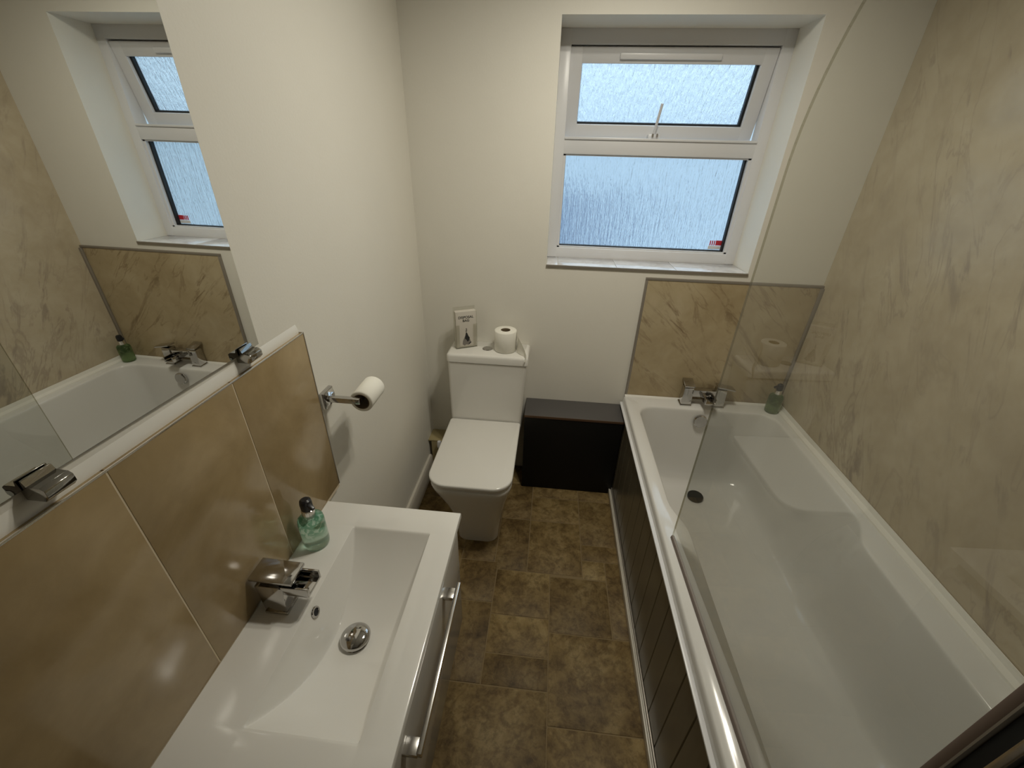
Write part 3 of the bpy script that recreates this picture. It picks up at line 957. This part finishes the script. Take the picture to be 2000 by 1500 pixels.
finish('seat', bm, M['ceramic'], tl)
bm = bmesh.new()
secs = [(0.156, 0.496, -0.638, -0.168, 0.078, 0.010, 0.3975), (0.151, 0.501, -0.643, -0.166, 0.082, 0.012, 0.400), (0.150, 0.502, -0.644, -0.166, 0.082, 0.012, 0.410), (0.152, 0.500, -0.642, -0.167, 0.080, 0.012, 0.4135), (0.157, 0.495, -0.637, -0.170, 0.076, 0.010, 0.415)]
add_loft(bm, [tring(*s) for s in secs])
finish('seat_lid', bm, M['ceramic'], tl, smooth=50)
bm = bmesh.new()
secs = [(0.152, 0.503, -0.160, -0.002, 0.012, 0.006, 0.383), (0.150, 0.506, -0.161, -0.002, 0.014, 0.006, 0.45), (0.148, 0.520, -0.163, -0.002, 0.016, 0.006, 0.726)]
add_loft(bm, [tring(*s) for s in secs])
finish('cistern', bm, M['ceramic'], tl, smooth=40)
bm = bmesh.new()
secs = [(0.148, 0.521, -0.163, -0.002, 0.016, 0.006, 0.7285), (0.144, 0.525, -0.167, -0.001, 0.018, 0.006, 0.730), (0.144, 0.525, -0.167, -0.001, 0.018, 0.006, 0.757), (0.147, 0.522, -0.164, -0.001, 0.018, 0.006, 0.765), (0.155, 0.514, -0.156, -0.004, 0.016, 0.006, 0.769)]
add_loft(bm, [tring(*s) for s in secs])
finish('cistern_lid', bm, M['ceramic'], tl, smooth=60)
bm = bmesh.new()
add_lathe(bm, [(0.024, -0.002), (0.024, 0.002), (0.021, 0.004), (0.0, 0.0045)], (0.326, -0.083, 0.769), 28)
finish('flush_button', bm, M['chrome'], tl)

# toilet roll standing on the cistern
rl = thing('toilet_roll', (0.411, -0.080, 0.769), 'full white toilet roll standing on the cistern lid with a loose end', 'toilet roll', 'toilet rolls')
def roll_mesh(bm, c, r0, r1, h, axis):
    prof = [(r0, 0), (r1 - 0.003, 0), (r1, 0.003), (r1, h - 0.003), (r1 - 0.003, h), (r0, h), (r0, 0)]
    add_lathe(bm, prof, c, 40, axis, cap0=False, cap1=False)
bm = bmesh.new()
roll_mesh(bm, (0.411, -0.080, 0.7695), 0.0225, 0.052, 0.100, 'Z')
finish('paper', bm, M['paper'], rl, smooth=50)
bm = bmesh.new()
add_lathe(bm, [(0.0205, 0.0), (0.0224, 0.0), (0.0224, 0.099), (0.0205, 0.099), (0.0205, 0.0)], (0.411, -0.080, 0.7695), 32, cap0=False, cap1=False)
finish('cardboard_core', bm, M['core'], rl, smooth=50)
bm = bmesh.new()
path = [(0.4628, -0.075, 0.866, 0.7745), (0.4640, -0.092, 0.864, 0.774), (0.4690, -0.108, 0.857, 0.773), (0.4770, -0.121, 0.846, 0.772), (0.4870, -0.131, 0.832, 0.7715), (0.4970, -0.139, 0.817, 0.771), (0.5060, -0.147, 0.802, 0.7705), (0.5120, -0.160, 0.789, 0.7708), (0.5130, -0.175, 0.776, 0.762), (0.5080, -0.180, 0.764, 0.748)]
ra = [bm.verts.new((x, y, zt)) for x, y, zt, zb in path]
rm = [bm.verts.new((x + 0.004, y + 0.001, (zt + zb) / 2)) for x, y, zt, zb in path]
rb_ = [bm.verts.new((x, y, zb)) for x, y, zt, zb in path]
for a_, b_ in ((ra, rm), (rm, rb_)):
    for i in range(len(path) - 1):
        bm.faces.new((a_[i], a_[i + 1], b_[i + 1], b_[i]))
bmesh.ops.solidify(bm, geom=list(bm.faces), thickness=0.0006)
finish('loose_sheet', bm, M['paper'], rl, smooth=70)

# disposal bag holder
ax, ay = Vector((0.183, -0.113, 0)), Vector((0.277, -0.063, 0))
ux = (ay - ax).normalized()
uy = Vector((-ux.y, ux.x, 0))
HZ = 0.769
Wd, Dp = 0.104, 0.036
hl = thing('bag_holder', (0.22, -0.075, HZ), 'clear plastic holder for disposal bags standing on the cistern', 'holder')
def local_box(bm, u0, u1, v0, v1, z0, z1, bev=0.0):
    P = lambda u, v, z: ax + ux * u + uy * v + Vector((0, 0, z))
    add_hexa(bm, [P(u0, v0, z0), P(u1, v0, z0), P(u1, v1, z0), P(u0, v1, z0)], [P(u0, v0, z1), P(u1, v0, z1), P(u1, v1, z1), P(u0, v1, z1)], bev)
bm = bmesh.new(); local_box(bm, 0, Wd, Dp - 0.002, Dp, HZ, HZ + 0.195); finish('back_plate', bm, M['clear'], hl, smooth=0)
for u in (0.0, Wd - 0.002):
    bm = bmesh.new(); local_box(bm, u, u + 0.002, 0.0022, Dp - 0.0022, HZ, HZ + 0.175); finish('side_plate', bm, M['clear'], hl, smooth=0)
bm = bmesh.new(); local_box(bm, 0, Wd, 0, Dp, HZ + 0.0002, HZ + 0.0022); finish('base_plate', bm, M['clear'], hl, smooth=0)
bm = bmesh.new()
local_box(bm, 0, 0.019, 0, 0.002, HZ + 0.0024, HZ + 0.118)
local_box(bm, Wd - 0.019, Wd, 0, 0.002, HZ + 0.0024, HZ + 0.118)
local_box(bm, 0.019, Wd - 0.019, 0, 0.002, HZ + 0.0024, HZ + 0.012)
finish('front_lip', bm, M['clear'], hl, smooth=0)
pk = thing('disposal_bag_pack', (0.22, -0.08, HZ + 0.003), 'pack of printed white disposal bags inside the clear holder', 'bag pack')
bm = bmesh.new()
local_box(bm, 0.0035, Wd - 0.0035, 0.0045, Dp - 0.004, HZ + 0.003, HZ + 0.180, bev=0.001)
finish('bags', bm, M['bagpaper'], pk)
def flat_poly(name, pts, mat, parent, lift):
    bm = bmesh.new()
    vs = [bm.verts.new(ax + ux * u + uy * (0.0045 - lift) + Vector((0, 0, HZ + w))) for u, w in pts]
    bm.faces.new(vs)
    bmesh.ops.solidify(bm, geom=list(bm.faces), thickness=0.0002)
    return finish(name, bm, mat, parent, smooth=0)
def lettering(txt, uc, zc, size):
    cu = bpy.data.curves.new('lettering', 'FONT')
    cu.body = txt; cu.size = size; cu.align_x = 'CENTER'; cu.align_y = 'CENTER'; cu.extrude = 0.0001; cu.offset = 0.00035
    tmp = bpy.data.objects.new('lettering', cu)
    COL.objects.link(tmp)
    bpy.context.view_layer.update()
    me = bpy.data.meshes.new_from_object(tmp.evaluated_get(bpy.context.evaluated_depsgraph_get()))
    bpy.data.objects.remove(tmp)
    me.materials.clear(); me.materials.append(M['ink'])
    o_ = ax + ux * uc + uy * 0.0042 + Vector((0, 0, HZ + zc))
    for v in me.vertices:
        p = v.co.copy()
        v.co = ux * p.x + Vector((0, 0, 1)) * p.y - uy * p.z
    o = bpy.data.objects.new('lettering', me)
    COL.objects.link(o)
    place(o, o_, pk)
lettering('DISPOSAL', Wd / 2, 0.152, 0.0165)
lettering('BAG', Wd / 2, 0.136, 0.0165)
fg = flat_poly('lady_emblem', [(0.032, 0.020), (0.034, 0.036), (0.040, 0.050), (0.047, 0.064), (0.058, 0.064), (0.065, 0.050), (0.071, 0.036), (0.074, 0.024), (0.062, 0.014), (0.050, 0.017), (0.042, 0.012)], M['greyink'], pk, 0.0003)
flat_poly('bodice', [(0.046, 0.058), (0.044, 0.048), (0.052, 0.040), (0.056, 0.030), (0.064, 0.036), (0.068, 0.050), (0.061, 0.060), (0.057, 0.072), (0.054, 0.078), (0.050, 0.078), (0.048, 0.070)], M['ink'], fg, 0.0006)
flat_poly('sash', [(0.062, 0.022), (0.074, 0.030), (0.075, 0.025), (0.064, 0.016)], M['ink'], fg, 0.0006)
flat_poly('head', [(0.049, 0.080), (0.048, 0.086), (0.051, 0.092), (0.049, 0.097), (0.052, 0.100), (0.056, 0.096), (0.056, 0.088), (0.055, 0.081)], M['greyink'], fg, 0.0006)

# ================================================================ boxings, pipe
bx = thing('pipe_boxing', (0.758, -0.083, 0.0), 'low dark grey boxing between the toilet and the bath', 'boxing')
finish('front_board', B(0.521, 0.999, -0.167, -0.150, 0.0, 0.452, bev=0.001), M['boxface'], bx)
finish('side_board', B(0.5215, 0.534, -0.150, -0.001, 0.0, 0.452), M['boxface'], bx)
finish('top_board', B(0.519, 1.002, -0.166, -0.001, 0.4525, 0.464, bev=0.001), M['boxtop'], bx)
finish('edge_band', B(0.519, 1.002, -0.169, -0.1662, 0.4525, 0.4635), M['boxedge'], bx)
bx2 = thing('pipe_boxing', (0.06, -0.05, 0.0), 'small beige boxing in the corner behind the toilet', 'boxing')
finish('front_board', B(0.0165, 0.128, -0.101, -0.092, 0.0, 0.207), M['beige'], bx2)
finish('top_board', B(0.0005, 0.130, -0.102, -0.001, 0.2075, 0.215, bev=0.001), M['beige'], bx2)
pv = thing('water_pipe', (0.066, -0.122, 0.0), 'short white water pipe with a valve beside the beige boxing', 'pipe')
bm = bmesh.new()
add_lathe(bm, [(0.007, 0.0), (0.007, 0.19)], (0.066, -0.122, 0.0), 16)
finish('pipe', bm, M['pvc'], pv)
bm = bmesh.new()
add_lathe(bm, [(0.008, 0.185), (0.012, 0.19), (0.012, 0.215), (0.009, 0.225), (0.0, 0.227)], (0.066, -0.122, 0.0), 16)
finish('valve_cap', bm, M['pvc'], pv)

# ================================================================ toilet roll holder and its roll
hd_ = thing('toilet_roll_holder', (0.0, -0.926, 0.955), 'square chrome toilet roll holder fixed to the left wall beside the tiles', 'toilet roll holder')
bm = bmesh.new()
add_hexa(bm, [(0.0, -0.953, 0.955), (0.0, -0.953, 1.005), (0.0, -0.901, 1.005), (0.0, -0.901, 0.955)],
         [(0.012, -0.952, 0.956), (0.012, -0.952, 1.004), (0.012, -0.902, 1.004), (0.012, -0.902, 0.956)], 0.0015)
add_hexa(bm, [(0.012, -0.950, 0.958), (0.012, -0.950, 1.002), (0.012, -0.904, 1.002), (0.012, -0.904, 0.958)],
         [(0.022, -0.940, 0.968), (0.022, -0.940, 0.992), (0.022, -0.914, 0.992), (0.022, -0.914, 0.968)], 0.0015)
finish('wall_plate', bm, M['chrome'], hd_)
finish('arm', B(0.021, 0.106, -0.945, -0.930, 0.975, 0.991, bev=0.0015), M['chrome'], hd_)
finish('bar', B(0.091, 0.106, -0.9305, -0.820, 0.975, 0.991, bev=0.0015), M['chrome'], hd_)
r2 = thing('toilet_roll', (0.103, -0.885, 0.95), 'part-used white toilet roll hanging on the chrome wall holder', 'toilet roll', 'toilet rolls')
bm = bmesh.new()
roll_mesh(bm, (0.102, -0.928, 0.9735), 0.0235, 0.0325, 0.093, 'Y')
finish('paper', bm, M['paper'], r2, smooth=50)
bm = bmesh.new()
add_lathe(bm, [(0.0215, 0.0), (0.0234, 0.0), (0.0234, 0.092), (0.0215, 0.092), (0.0215, 0.0)], (0.102, -0.928, 0.9735), 32, 'Y', cap0=False, cap1=False)
finish('cardboard_core', bm, M['core'], r2, smooth=50)

# ================================================================ ceiling light (above the frame; its three lamps light the room)
cl = thing('ceiling_light', (0.83, -0.73, CEIL - 0.08), 'three-lamp ceiling light fitting above the middle of the room', 'ceiling light')
bm = bmesh.new()
add_lathe(bm, [(0.16, 0.0), (0.16, 0.018), (0.15, 0.022)], (0.83, -0.73, CEIL - 0.0225), 40)
finish('ceiling_plate', bm, M['lamp'], cl)
for lx, ly in LAMPS:
    bm = bmesh.new()
    add_lathe(bm, [(0.036, 0.0), (0.038, 0.002), (0.038, 0.055), (0.030, 0.058)], (lx, ly, CEIL - 0.081), 28)
    finish('lamp_head', bm, M['lamp'], cl)
